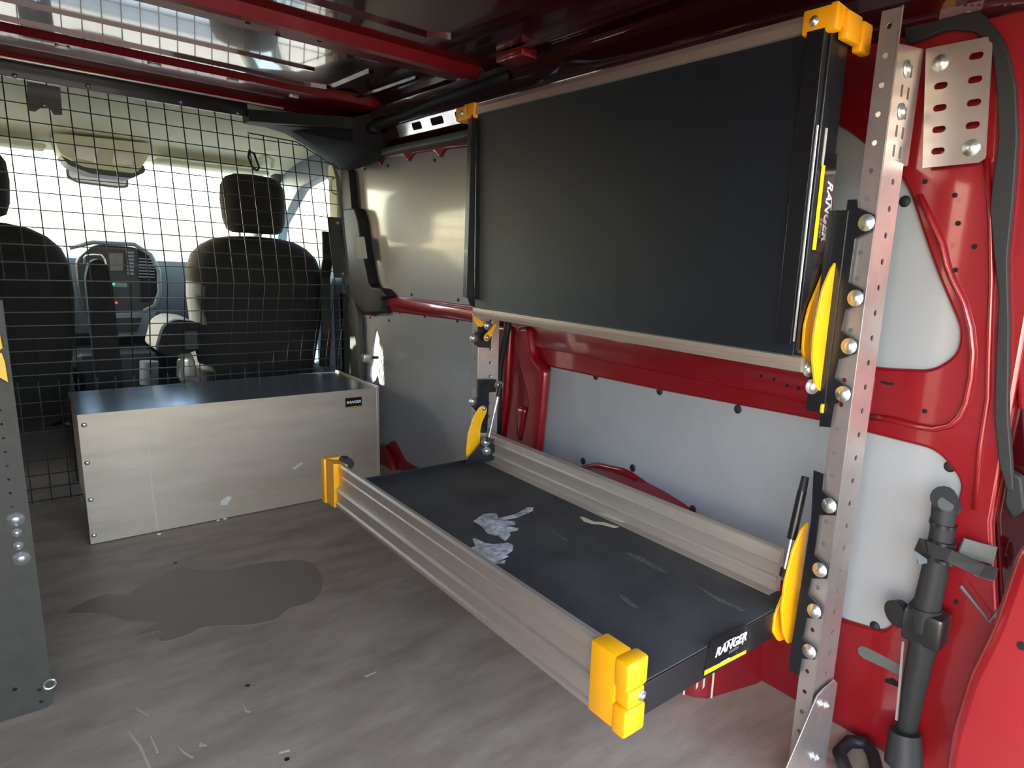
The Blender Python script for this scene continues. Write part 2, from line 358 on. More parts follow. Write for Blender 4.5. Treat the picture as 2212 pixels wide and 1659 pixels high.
# cant rail above the boards
ce = tag(MB().box((-.60, .12, 1.412), (1.22, 2.95, 1.425)).build('ceiling', RED_SHADED), kind='structure')
cr = MB().rings([[(1.165, y, 1.33), (1.165, y, 1.275), (1.150, y, 1.285), (1.137, y, 1.296), (1.1225, y, 1.338), (1.10, y, 1.352), (1.075, y, 1.395), (1.085, y, 1.42), (1.19, y, 1.42)] for y in (.14, 2.86)]).build('cant_rail', RED_SHADED, ce, auto=30)
MB().box((1.128, 1.6, 1.248), (1.172, 2.78, 1.272), .006).build('rail_strip', DLAMP, wr, auto=35)
for a in (1.72, 1.90, 2.10, 2.26): MB().box((1.085, a, 1.332), (1.118, a+.09, 1.352), .004).build('access_hole', HOLE, cr) if False else None
MB().rings([[(1.1358, y, 1.297), (1.1222, y, 1.336), (1.1232, y, 1.3365), (1.137, y, 1.2975)] for y in (1.60, 2.36)]).build('reflection_strip', SHEEN, cr)  # added strip imitating the windscreen's reflection in the paint
Mc = frame_mat((1.1286, 0, 1.3165), (0, 1, 0), (-.0136, 0, .039)); 
for a, w_ in ((1.80, .05), (1.93, .035), (2.08, .05), (2.22, .04)):
    shape('access_hole', None, 0, [rnd(rect(a-w_, a+w_*.6, -.010, .014), .008, 3)], .001, HOLE, cr, M=Mc)
MB().tube([(1.088, 1.60, 1.372), (1.092, 1.85, 1.366), (1.090, 2.05, 1.360), (1.098, 2.25, 1.352), (1.10, 2.45, 1.345), (1.10, 2.62, 1.350)], [.014, .016, .013, .016, .018, .02], 10).build('wiring_loom', BLKP, ce, smooth=True)['label'] = 'black taped wiring loom'
MB().box((1.07, 2.46, 1.315), (1.115, 2.56, 1.348), .012).build('loom_connector', BLKP, ce, auto=40)
# roof bows and pressings
def rbead(pts, w_=.012, h_=.008, m_=RED_SHADED): return MB().ribbon([(a, b, 1.411) for a, b in pts], w_, h_).build('pressed_bead', m_, ce, auto=30)
hb = MB().rings([[(x, 2.40, 1.413), (x, 2.42, 1.396), (x, 2.55, 1.392), (x, 2.60, 1.400), (x, 2.69, 1.396), (x, 2.705, 1.385), (x, 2.73, 1.385), (x, 2.76, 1.413)] for x in (-.50, 1.13)]).build('roof_header', RED, ce, auto=30)
MB().box((-.5, 2.685, 1.380), (.84, 2.70, 1.3865), .002).build('header_lip', SILV, ce, auto=30)
for px_ in [(135,103),(333,141),(503,175),(635,210)]:
    q = on('z', 1.392, *px_); shape('header_slot', 'z', 1.3925, [slot((q.x, q.y), .017, .008)], .004, SILV, ce)  # pale silver fill paints in the brightness of open slots
bw = MB().rings([[(x, 1.725, 1.413), (x, 1.742, 1.387), (x, 1.768, 1.385), (x, 1.785, 1.402), (x, 1.89, 1.404), (x, 1.905, 1.413)] for x in (-.50, 1.13)]).build('roof_bow', RED, ce, auto=30)
for px_ in [(453,24),(535,49),(500,30),(600,75),(690,88)]:
    q = on('z', 1.402, *px_); MB().cyl((q.x, q.y, 1.402), (q.x, q.y, 1.4), .006).build('bow_hole', HOLE, ce)
rbead([(-.45, 2.17), (.10, 2.168), (.767, 2.16)], .010, .010)
rbead([(-.45, 2.345), (.60, 2.35), (.80, 2.37), (.875, 2.35), (.886, 2.30), (.888, 2.03)], .016, .012)
rbead([(1.0, 2.40), (1.01, 1.98)], .010, .007)
rbead([(-.45, 1.60), (.70, 1.60), (.84, 1.60), (.895, 1.56), (.91, 1.45), (.93, 1.15), (.93, .2)], .022, .014)
rbead([(1.045, 1.62), (1.055, 1.2), (1.06, .3)], .012, .010)
MB().box((1.03, 1.46, 1.385), (1.12, 1.58, 1.41), .008).build('bow_bracket', RED, ce, auto=35)
# left wall (outside the frame, closes the room)
wl = tag(shape('wall_left', 'x', -.55, [[(.26, 0), (2.95, 0), (2.95, 1.42), (.26, 1.42)]], .022, RED, None), kind='structure')
for a, b, c, d in ((.45, 1.5, .25, .58), (.45, 1.5, .74, 1.2), (1.75, 2.8, .08, .65), (1.75, 2.8, .74, 1.22)):
    shape('board', 'x', -.536, [rnd(rect(a, b, c, d), .05, 4)], .005, GREY, wl)
# rear jamb
tag(shape('trim_1', 'x', 1.04, [rnd(on2('x', 1.04, [(2212,1165),(2154,1336),(2100,1447),(2062,1570),(2046,1680),(2046,1790),(2420,1790),(2420,1165)]), .02, 3)], .06, RED, None, bev=.018), kind='structure')
q_ = on2('x', 1.009, crop(1750, 1250, 4.056, [(1850,590)]))[0]
MB().cyl((1.0085, q_[0], q_[1]), (1.010, q_[0], q_[1]), .006, n=12).build('jamb_hole', HOLE, D.objects['trim_1'])
tj = tag(shape('trim_2', 'x', 1.205, [[(.02, -.02), (.30, -.02), (.30, 1.40), (.02, 1.40)]], .03, RED_SHADED, None), kind='structure')
shape('jamb_step', 'x', 1.185, [rnd(on2('x', 1.165, [(2185,160),(2270,160),(2270,860),(2195,900)]), .02, 3)], .03, RED, tj, bev=.006)
tag(MB().box((1.10, .02, -.02), (1.22, .26, .0)).build('trim_3', RED), kind='structure')
tag(MB().box((-.60, .02, 1.27), (1.22, .15, 1.43), .01).build('trim_8', RED_SHADED), kind='structure')  # rear roof header, out of view, added to darken the upper rear
tag(MB().box((-.60, .02, -.02), (-.50, .28, 1.30), .01).build('trim_9', RED), kind='structure')
tag(MB().rings([[(x_, .03, 1.42), (x_, .03, 1.47), (x_, -.95, 1.80), (x_, -1.0, 1.74), (x_, -.9, 1.70)] for x_ in (-.50, 1.15)]).build('shade_tailgate', TRIMG), kind='structure')  # raised tailgate, unseen, added to keep sky light off the upper rear
# ================================================================== OUTSIDE
tag(MB().box((-30, -30, -.60), (30, 40, -.55)).build('ground', CONC), kind='structure')
# ================================================================== CAB SHELL
hl = tag(MB().rings([[(x, 2.78, 1.355), (x, 3.1, 1.325), (x, 3.5, 1.285), (x, 3.74, 1.240), (x, 3.76, 1.26), (x, 3.5, 1.42), (x, 2.70, 1.43), (x, 2.76, 1.385)] for x in (-.52, -.30, .92, 1.14)]).build('ceiling_cab', BEIGE, None, auto=40), kind='structure')
for s_, x0, nm in ((1, 1.14, 'wall_right_cab'), (-1, -.52, 'wall_left_cab')):
    win = [(3.05,.84),(3.90,.80),(3.78,1.0),(3.45,1.17),(3.17,1.21),(3.06,1.19)]
    tag(shape(nm, 'x', x0+.02*s_, [[(2.93,-.0),(4.45,.0),(4.45,.80),(3.72,1.30),(3.70,1.40),(2.93,1.40)], rnd(win, .04, 4)], .05, TRIMB if s_ > 0 else TRIMG, None, bev=.008), kind='structure')
    tag(shape('window_%d' % (1 if s_ > 0 else 2), 'x', x0+.03*s_, [[(2.94,.80),(3.95,.76),(3.80,1.04),(3.45,1.21),(2.96,1.23)]], .004, GLASS, None), kind='structure')
wsM = frame_mat((0, 3.75, 1.245), (1, 0, 0), (0, .62, -.42))
tag(shape('window_3', None, 0, [[(-.50,0),(1.12,0),(1.16,.78),(-.54,.78)]], .005, GLASS, None, M=wsM), kind='structure')
tag(MB().box((-.55, 4.15, -.3), (1.17, 4.5, .80)).build('trim_4', DASHD), kind='structure')
tag(MB().box((-.54, 2.95, -.12), (1.16, 4.3, -.10)).build('floor_cab', DASHD), kind='structure')
# A pillar trims
for x0 in (-.50, 1.12):
    tag(MB().tube([(x0, 3.70, 1.27), (x0, 3.90, 1.15), (x0+.01, 4.30, .84)], .035, 8).build('trim_5', TRIMG, None, smooth=True), kind='structure')
# beige upper B pillar trim
tag(shape('trim_6', 'x', 1.135, [rnd([(2.93,.98),(3.02,.98),(3.03,1.25),(2.93,1.24)], .02, 3)], .03, BEIGE, None, bev=.006), kind='structure')
tag(shape('trim_7', 'x', 1.150, [rnd([(2.76,.02),(2.96,.02),(2.97,.70),(2.83,.72),(2.78,.60)], .02, 3)], .03, TRIMG, None, bev=.006), kind='structure')
# ================================================================== MESH PARTITION
pe = empty('mesh_partition', (.30, 2.75, 0), 'black welded wire mesh partition between the cargo floor and the seats', 'partition')
def prof(z):
    if z > .749: return 2.60+.225*(z-.749)
    if z > .42: return 2.60+.40*(.749-z)
    return 2.7316+.05*(.42-z)
zs = []
z = .749+.0518*11
zs = [.749+.0518*k for k in range(0, 12)]
zl = [.696,.650,.607,.565,.524,.483,.442,.402,.350,.302,.252,.202,.152,.102,.055,.012]
WR_ = .0016
def zmax(x):   # sloping upper right corner of the mesh
    if x < .72: return 1.365
    if x < .895: return 1.28+.01*(x-.9)
    return max(.9, 1.28-(x-.895)*.50)
x = .0628-.0508*10
vx = [.0628+.0508*k for k in range(-10, 20)]
def wire_v(zt, z0=.005):
    zz = [zt]+[a for a in (.749, .42) if a < zt]+[z0]
    bm = MB(); rr = []
    bm.rings([[(-WR_, prof(q)-WR_, q), (WR_, prof(q)-WR_, q), (WR_, prof(q)+WR_, q), (-WR_, prof(q)+WR_, q)] for q in zz])
    return bm
cache = {}
for xx in vx:
    zt = round(zmax(xx), 3)
    if zt not in cache:
        o = wire_v(zt).build('wire', WIRE); me = o.data; c0 = o.matrix_basis.translation.copy(); D.objects.remove(o); cache[zt] = (me, c0)
    me, c0 = cache[zt]; o = D.objects.new('wire', me); o.matrix_basis = Matrix.Translation((c0.x+xx, c0.y, c0.z)); link(o, pe)
for zz in zs+zl:
    xr = 1.042
    if zz > 1.28: xr = .72
    elif zz > 1.14: xr = min(1.042, .895+(1.28-zz)/.5)
    if .749 <= zz < 1.0: xr = 1.030
    MB().box((-.46, prof(zz)-WR_*3, zz-WR_), (xr, prof(zz)-WR_, zz+WR_)).build('wire', WIRE, pe)
MB().tube([(.72, prof(1.27)-.003, 1.283), (.89, prof(1.28)-.003, 1.278), (1.045, prof(1.2)-.003, 1.196)], .0022, 6).build('edge_wire', WIRE, pe)
MB().box((-.50, 2.715, 1.338), (.724, 2.745, 1.41), .002).build('top_bar', BLK, pe, auto=30)
for px_ in [(32,164),(190,186),(390,221),(513,245)]: put(BOLTS, 'bolt', on('y', 2.714, *px_), (0, -1, 0), pe)
for px_ in [(255,227-0)]: pass
shape('hook_plate', 'y', 2.712, [on2('y', 2.712, crop(0, 140, 5.53, [(320,200),(720,270),(745,600),(640,600),(600,525),(480,520),(420,560),(330,550)]))], .003, BLK, pe)
put(BOLTS, 'bolt', on('y', 2.709, 96, 228), (0, -1, 0), pe)
sb = [on('y', 2.655, *p) for p in crop(400, 200, 5.53, [(1700,1490),(1850,1495),(1925,2215),(1775,2210)])]
MB().rings([[(p.x, p.y-.002, p.z) for p in sb], [(p.x, p.y+.002, p.z) for p in sb]]).build('side_plate', BLK, pe)
for px_ in crop(400, 200, 5.53, [(1820,1555)])+crop(400, 480, 5.53, [(1885,612)]): put(BOLTS, 'bolt', on('y', 2.652, *px_), (0, -1, 0), pe)
P = [on('y', 2.655, *p) for p in crop(400, 200, 5.53, [(1775,870),(1830,1050),(1870,1400),(1895,1700),(1960,2280)])]
MB().ribbon([P[0], P[1], P[2], P[3], P[4]], .012, .004, (0, 1, 0)).build('side_rail', DLAMP, pe)
MB().box((1.043, 2.738, .39), (1.049, 2.746, .745)).build('side_wire', WIRE, pe)
# karabiner and spring hook
P = [on('y', 2.695, *p) for p in crop(400, 200, 5.53, [(765,690),(825,735),(855,820),(885,900),(860,930),(810,905),(780,850),(755,770)])]
tag(MB().tube(P, .0042, 6, closed=True).build('snap_hook', WIRE), 'black D-shaped snap hook hanging on the wire mesh above the passenger headrest', 'hook')
P = [on('y', 2.68, *p) for p in crop(400, 200, 5.53, [(1750,1045),(1790,1015),(1835,1040),(1840,1085),(1825,1120),(1840,1170),(1825,1205),(1790,1215),(1750,1190),(1742,1110)])]
tag(MB().tube(P, .0028, 6, closed=True).build('snap_hook', LATCH), 'pale B-shaped wire clip at the right edge of the mesh', 'hook')
# dark corner gusset trim
ga = [(.722,1.362),(.724,1.322),(.80,1.322),(.868,1.312),(.95,1.275),(1.067,1.216),(1.105,1.205),(1.16,1.225),(1.17,1.385),(1.10,1.392)]
MBg = MB(); sh = [(x_+(.03 if x_ < 1.0 else .05 if x_ < 1.1 else .0), z_+(.03 if z_ < 1.3 else 0)) for x_, z_ in ga]
MBg.rings([[(a, 2.78, b) for a, b in ga], [(a, 2.70, b) for a, b in ga], [(max(a, 1.02), 2.50, max(b, 1.252)) for a, b in ga]])
cg = tag(MBg.build('corner_trim', BLKP, None, auto=25), 'dark curved plastic trim at the roof corner above the mesh', 'trim piece')
MB().cyl((.985, 2.697, 1.29), (.985, 2.703, 1.29), .009, n=12).build('screw_hole', HOLE, cg)
# black pillar trim with ledge
pt = tag(shape('pillar_trim', 'x', 1.150, [rnd(on2('x', 1.15, crop(720, 440, 5.92, [(135,110),(180,80),(340,60),(385,200),(450,650),(520,1010),(560,1070),(680,1090),(760,1180),(680,1220),(690,1400),(450,1400),(330,1250),(240,1130),(220,1020),(170,700)])), .008, 3)], .05, BLKP, None, bev=.008), 'black plastic pillar trim with a pocket and ledge between mesh and board', 'trim piece')
shape('upper_strip', 'x', 1.150, [on2('x', 1.150, [(744,368),(760,366),(768,455),(745,455)])], .03, BLKP, pt, bev=.004)
shape('pocket', 'x', 1.1238, [rnd(on2('x', 1.124, crop(720, 440, 5.92, [(290,430),(400,420),(440,700),(310,710)])), .008, 3)], .002, TRIMG, pt)
b0 = on('y', 2.60, 791, 773)
lt = tag(MB().box((b0.x-.018, 2.58, b0.z-.016), (b0.x+.018, 2.62, b0.z+.016), .004).build('door_latch', LATCH, None, auto=35), 'small square pale metal door latch beside the slit that stands for a sun streak', 'latch')
MB().box((b0.x+.018, 2.59, b0.z-.006), (b0.x+.05, 2.61, b0.z+.006), .002).build('latch_arm', BLK, lt)
# ================================================================== STORAGE BOX
bx = empty('storage_box', (.565, 2.47, 0), 'long low scratched aluminium box standing on the floor against the mesh', 'storage box')
MB().box((.126, 2.286, .002), (1.000, 2.289, .392), .0008).build('front_panel', BOXM, bx)
MB().rings([[(.126, 2.289, .3905), (1.0, 2.289, .3905), (1.0, 2.289, .388), (.126, 2.289, .388)], [(.130, 2.655, .3905), (1.0, 2.700, .3905), (1.0, 2.70, .388), (.130, 2.655, .388)]]).build('lid', BOXT, bx)
MB().box((1.000, 2.286, .002), (1.010, 2.71, .397), .001).build('end_flange', ALU, bx)
MB().box((.134, 2.289, .085), (.137, 2.65, .388)).build('end_panel', ALU, bx)
MB().box((.150, 2.300, .004), (.154, 2.64, .085)).build('inner_end', BOXM, bx)
MB().box((.152, 2.640, .004), (1.0, 2.644, .388)).build('back_panel', BOXM, bx)
MB().box((.150, 2.292, .002), (1.0, 2.644, .006)).build('bottom_panel', BOXM, bx)
for px_ in [(181.5,918),(188.5,1000),(196,1079.5),(203,1156.5)]: put(SCREW, 'screw', on('y', 2.2858, *px_), (0, -1, 0), bx)
for px_ in [(164,940),(171,1011),(178,1079)]:
    q = on('x', .1338, *px_); put(SCREW, 'screw', (.1338, max(2.30, q.y), q.z), (-1, 0, 0), bx)
s1 = shape('label', 'y', 2.2853, [rect(.884, .944, .328, .364)], .0008, STICK, bx)
text('lettering', 'RANGER', frame_mat((.914, 2.2846, .343), (1, 0, 0), (0, 0, 1)), .0135, WLET, s1, .25, .0003, .0001, 'CENTER')
shape('print_line', 'y', 2.2847, [rect(.886, .942, .3295, .331)], .0002, YLET, s1)
shape('scuff', 'y', 2.2857, [on2('y', 2.2857, crop(0, 760, 1.846, [(571,250),(577,250),(598,420),(612,560),(634,712),(626,714),(604,560),(592,420)]))], .0003, FAINT, bx)
for ps in (crop(0, 760, 1.846, [(880,595),(910,575),(925,580),(905,610),(880,612)]), crop(0, 760, 1.846, [(1165,465),(1200,440),(1210,446),(1175,470)])):
    shape('scuff', 'y', 2.2857, [on2('y', 2.2857, ps)], .0004, SILV, bx)
# floor crumbs
for i, px_ in enumerate([(343,1152),(470,1122),(485,1119)]):
    q = on('z', .003, *px_); tag(MB().box((q.x-.005, q.y-.003-.004, 0), (q.x+.005, q.y+.003-.004, .004), .001).build('chip', SILV), ('lone tiny pale chip on the floor near the left end of the box foot', 'left one of two close pale chips at the middle of the box foot', 'right one of two close pale chips at the middle of the box foot')[i], 'chip', 'chips by the box')
# ================================================================== LEFT SHELVING END
ls = empty('shelving_end', (-.2, 1.50, 0), 'dark grey perforated steel end panel of the left shelving unit', 'shelving')
SHD = mat('dark_grey_steel', (62, 58, 50), .6, .1, var=.15, vscale=30, bump=.3, bscale=300)
hl_ = [circ(on2('y', 1.487, [p])[0], .0022, 8) for p in crop(0, 700, 5.53, [(5,1030),(20,1195),(40,1362),(62,1530)])+crop(0, 960, 5.53, [(85,255),(102,417),(122,580),(142,742)])]
hl_ += [circ(on2('y', 1.487, [p])[0], .0035, 10) for p in crop(0, 1260, 4.88, [(155,1115),(415,1120),(437,1242)])]
def zout(p): return p
shape('end_panel', 'y', 1.4875, [[(-.50,.001),(-.01,.001),(.001,.008),(.001,.60),(-.001,.77),(-.03,.80),(-.03,1.22),(-.50,1.22)]]+hl_, .003, SHD, ls)
MB().box((-.002, 1.489, .03), (.001, 1.525, .77)).build('edge_flange', SHD, ls)
for px_ in crop(0, 960, 5.53, [(185,893),(255,1360)]): put(BOLT, 'bolt', on('y', 1.4858, *px_), (0, -1, 0), ls)
for px_ in crop(0, 960, 5.53, [(200,1052),(217,1208)]): put(BOLTS, 'bolt', on('y', 1.4858, *px_), (0, -1, 0), ls)
P = on('y', 1.484, 107, 1478); MB().tube([P+Vector((.009*math.cos(a), 0, .009*math.sin(a))) for a in [math.pi*2*i/10 for i in range(10)]], .0022, 5, True).build('ring', GALV, ls)
for pts in ([(-40,700),(0,722),(6,752),(-4,758),(-40,760)], [(-40,762),(4,762),(11,782),(18,826),(0,816),(-40,800)]):
    shape('yellow_arm', 'y', 1.478, [on2('y', 1.478, pts)], .006, YELM, ls, bev=.001)
MB().box((-.50, 1.49, .40), (-.02, 2.55, .415)).build('shelf_deck', SHD, ls)
MB().box((-.50, 1.49, .85), (-.06, 2.55, .865)).build('shelf_deck', SHD, ls)
# ================================================================== UPRIGHT POSTS
def upright(name_label, y0, z1, nearf):
    zr = 1.055 if nearf else z1
    e = empty('upright_post', (1.02, y0, 0), name_label, 'post')
    t = .0022
    za = [.03+.0398*k for k in range(31) if .03+.0398*k < z1-.012]
    # inboard face (normal -x)
    y1 = y0+.030
    shape('inboard_face', 'x', .986+t/2, [rnd(rect(y0, y1, 0, z1-.004), .0015, 2)]+[circ((y0+.0165, q+.012), .0042, 10) for q in za], t, GALV, e)
    shape('rear_face', 'y', y0+t/2, [rnd(rect(.988, 1.056, 0, zr), .0015, 2)]+[circ((1.028, q), .0050, 10) for q in za if q < zr-.01], t, GALV, e)
    MB().box((1.0538, y0+t, .0), (1.056, y0+.028, zr)).build('outboard_face', GALV, e)
    MB().tube([(.9885, y0+.0022, 0), (.9885, y0+.0022, z1-.002)], .0026, 8).build('rolled_edge', GALV, e, smooth=True)
    return e
up1 = upright('tall perforated metal upright post at the rear, nearest the camera', .474, 1.262, True)
up2 = upright('far perforated metal upright post beside the pillar with the black cable', 1.572, 1.22, False)
# foot gusset of the near post
fg = tag(shape('foot_bracket', 'y', .466, [on2('y', .466, [(1802,1468),(1808,1475),(1775,1700),(1680,1700),(1764,1503),(1778,1488)])], .003, GALV, None, bev=.0008), 'triangular galvanised foot gusset bolted to the near post', 'bracket')
for px_ in [(1773,1519),(1785,1523),(1755,1632),(1764,1636)]: put(BOLTS, 'bolt', on('y', .4643, *px_), (0, -1, 0), fg)
MB().box((.955, .445, 0), (1.06, .468, .003)).build('foot_flange', GALV, fg)
# angled perforated wall plate
wp = empty('wall_bracket', (1.15, .48, 1.06), 'galvanised slotted plate tying the near post to the red wall', 'bracket')
pl = on2('x', 1.146, crop(1900, 60, 4.878, [(492,222),(1148,95),(1152,140),(1190,165),(1120,1340),(1105,1380),(1050,1420),(455,1480)]))
sl_ = [slot(on2('x', 1.146, [p])[0], .0105, .0052) for p in crop(1900, 60, 4.878, [(1020,297),(1008,547),(996,790),(982,1028),(648,612),(638,845),(628,1073),(618,1300)])]
shape('slotted_plate', 'x', 1.146, [pl]+sl_, .003, GALV, wp)
for p in crop(1900, 60, 4.878, [(640,372),(965,1265)]): put(BOLT, 'bolt', on('x', 1.144, *p), (-1, 0, 0), wp)
A = [on('x', 1.146, *p) for p in crop(1900, 60, 4.878, [(455,235),(425,1485)])]
yq = A[0].y
tabs = on2('y', yq, crop(1900, 60, 4.878, [(215,290),(460,235),(425,1485),(170,1510)]))
tabs = [(max(1.058, tabs[0][0]), tabs[0][1]), (1.150, tabs[1][1]), (1.150, tabs[2][1]-.0), (1.058, tabs[3][1])]
tabs = [(1.003, 1.225), (1.146, 1.246), (1.146, 1.066), (1.003, 1.045)]
hh = []
for q, s_ in ((1.205, 1), (1.172, 1), (1.142, 1), (1.112, 1), (1.082, 1)):
    hh.append(rect(1.085, 1.092, q-.009, q+.009)); hh.append(rect(1.108, 1.115, q-.009, q+.009)); 
shape('tab_plate', 'y', yq, [rnd(tabs, .004, 3)]+hh, .003, GALV, wp)
for q in (1.205, 1.142): put(BOLT, 'bolt', (1.095, yq-.002, q), (0, -1, 0), wp)
# ================================================================== FOLDING SHELVES
def arm(ax_pts, y, parent, m_=YELM, t=.005, name='support_arm'):
    return shape(name, 'y', y, [rnd(on2('y', y, ax_pts), .006, 4)], t, m_, parent, bev=.0012)
def strut(a, b, parent, r=.0075, cyl_m=BLK, frac=(.18, .62)):
    a, b = Vector(a), Vector(b); d = b-a
    e = MB().cyl(a+d*frac[0], a+d*frac[1], r, n=12).build('gas_strut', cyl_m, parent, auto=40)
    MB().cyl(a, a+d*frac[0], r*.8, r*.9, n=10).build('end_fitting', BLKP, e, auto=40)
    MB().cyl(a+d*frac[1], b, r*.42, n=8).build('rod', CHR, e, auto=40)
    MB().cyl(b-d*.08, b, r*.9, n=10).build('end_fitting', BLKP, e, auto=40)
    return e
lo_ = empty('folding_shelf', (.8, 1.07, .28), 'lower fold-down shelf lying flat, black deck between aluminium rails', 'shelf', 'folding shelves')
dk = MB().box((.602, .553, .286), (1.026, 1.5685, .300), .0015).build('deck', RUB, lo_)
MB().box((.602, .550, .246), (1.0, .5535, .2985), .001).build('end_flange', BLK, lo_)
MB().box((.602, 1.5655, .246), (1.0, 1.569, .312), .001).build('end_flange', BLK, lo_)
MB().box((.64, .556, .262), (.66, 1.566, .286)).build('under_rib', BLK, lo_)
MB().box((.90, .556, .262), (.92, 1.566, .286)).build('under_rib', BLK, lo_)
fr = [(.588,.352),(.592,.3565),(.600,.3565),(.600,.262),(.602,.252),(.584,.246),(.578,.250),(.578,.258),(.582,.262),(.582,.284),(.579,.290),(.583,.296),(.589,.298),(.589,.326),(.5912,.329),(.589,.332)]
shape('front_rail', 'y', 1.09, [fr], .966, ALU, lo_)
br = [(1.022,.300),(1.022,.318),(1.016,.322),(1.018,.328),(1.024,.330),(1.024,.352),(1.019,.356),(1.021,.362),(1.024,.378),(1.022,.383),(1.034,.383),(1.034,.298),(.998,.298),(.998,.3015)]
shape('back_rail', 'y', 1.075, [br], .975, ALUD, lo_)
# near cap
def lcap(ya, yb, y_end, parent):
    e = MB(); s_ = 1 if yb > ya else -1
    e.box((.5775, min(ya, yb), .245), (.610, max(ya, yb), .3575), .004)
    c = e.build('end_cap', YEL, parent, auto=40)
    lo_y, hi_y = min(yb, y_end), max(yb, y_end)
    q = MB()
    for za, zb, xa in ((.314, .358, .575), (.286, .314, .580), (.243, .286, .575)):
        q.box((xa, lo_y, za), (.617 if xa < .58 else .613, hi_y, zb), .0045)
    q.build('cap_block', YEL, c, auto=40)
    return c
c1 = lcap(.612, .560, .534, lo_)
put(BOLTS, 'screw', (.606, .5338, .300), (0, -1, 0), c1)
c2 = MB().rings([[(x_, y_, z_) for x_, z_ in ((.575,.245),(.608,.249),(.612,.352),(.576,.360))] for y_ in (1.577, 1.622, 1.640)]).build('end_cap', YEL, lo_, auto=35)
MB().box((.570, 1.628, .240), (.615, 1.652, .360), .005).build('cap_block', YEL, c2, auto=40)
MB().box((.590, 1.56, .30), (.5965, 1.60, .33), .001).build('cap_tongue', YEL, c2)
MB().cyl((.622, 1.60, .345), (.622, 1.63, .345), .016, n=12).build('bumper', BLKP, lo_, auto=40)
# paint smears and wear on the deck
for ps in (crop(680, 940, 2.307, [(790,430),(840,395),(905,390),(915,415),(1000,395),(1060,360),(1090,362),(1085,378),(1010,410),(930,425),(1000,432),(998,445),(950,455),(1015,465),(1010,475),(970,482),(975,500),(950,528),(915,505),(860,490),(830,455)]),
           crop(680, 940, 2.307, [(775,565),(800,555),(785,518),(800,515),(850,540),(890,545),(960,538),(990,550),(985,575),(950,600),(965,605),(900,635),(950,625),(945,640),(880,640),(830,605)]),
           crop(680, 940, 2.307, [(1320,408),(1340,410),(1390,432),(1440,435),(1515,458),(1490,462),(1430,446),(1380,442),(1340,430)]),
           crop(680, 940, 2.307, [(1415,385),(1470,395),(1500,412),(1560,435),(1520,430),(1460,410),(1412,395)])):
    shape('paint_smear', 'z', .3006, [on2('z', .3, ps)], .0008, WHT if ps[0][0] < 1040 else SCR, dk)
for ps in ([(1187,1143),(1200,1150),(1226,1167),(1222,1168),(1196,1153)], [(1352,1193),(1380,1200),(1440,1235),(1436,1238),(1400,1222),(1362,1202)], [(1335,1284),(1352,1290),(1378,1312),(1372,1315),(1345,1298)], [(1500,1262),(1540,1285),(1610,1318),(1600,1320),(1545,1295)]):
    shape('scuff', 'z', .3004, [on2('z', .3, ps)], .0006, DUST, dk)
# shelf label
lb = shape('label', 'y', .5493, [on2('y', .549, [(1535,1386),(1612,1346),(1611,1404),(1521,1450)])], .0008, STICK, lo_)
shape('print_line', 'y', .5486, [on2('y', .5486, [(1522,1449),(1612,1404),(1611,1411),(1521,1459)])], .0006, YLET, lb)
p0 = on('y', .548, 1545, 1421); p1 = on('y', .548, 1600, 1391)
text('lettering', 'RANGER', frame_mat((p0.x, .5486, p0.z), (1, 0, 0), (0, 0, 1)), .0215, WLET, lb, .3, .0006)
text('lettering', 'DESIGN', frame_mat((p0.x+.038, .5486, p0.z-.0085), (1, 0, 0), (0, 0, 1)), .0075, GALV, lb, .2)
text('lettering', 'www.rangerdesign.com', frame_mat((p0.x-.008, .5486, .2575), (1, 0, 0), (0, 0, 1)), .0052, WLET, lb)
P = [on('y', .5484, *p) for p in crop(1450, 1250, 4.055, [(460,578),(500,545),(560,515),(600,512),(625,530),(632,550),(620,578)])]
MB().tube(P, .0006, 4).build('logo_arc', WLET, lb)
# near brackets and arms
bl = crop(1600, 950, 2.34, [(370,155),(358,400),(320,640),(290,830),(262,1010),(243,1165),(297,1190),(312,1105),(375,1110),(383,1065),(318,1005),(338,900),(405,905),(412,850),(345,778),(362,700),(438,702),(443,640),(378,580),(402,380),(482,383),(490,320),(418,255),(425,175)])
bu = crop(1600, 400, 2.765, [(665,85),(640,88),(602,420),(545,830),(510,1150),(470,1440),(540,1447),(565,1310),(650,1275),(658,1212),(568,1150),(592,1040),(690,1005),(698,930),(606,868),(632,745),(732,702),(742,630),(650,580),(686,320),(796,268),(808,178),(704,135),(700,85)])
b1 = shape('bracket', 'x', .979, [on2('x', .979, bl)], .004, BLK, lo_, bev=.001)
for px_ in [(1791,1092),(1771,1231),(1759,1320),(1748,1407)]: put(BOLT, 'bolt', on('x', .9768, *px_), (-1, 0, 0), b1)
arm(crop(1600, 950, 2.34, [(340,412),(325,520),(304,680),(296,800),(284,960),(262,1015),(235,1032),(212,980),(203,860),(220,720),(260,560),(305,455)]), .535, lo_)
arm([(1690,1285),(1672,1330),(1668,1365),(1680,1385),(1700,1378),(1700,1300)], .549, lo_)
sq = [on('y', .556, *p) for p in ((1740,1030),(1692,1245))]
strut(sq[0], sq[1], lo_, .0085, BLK, (.14, .62))
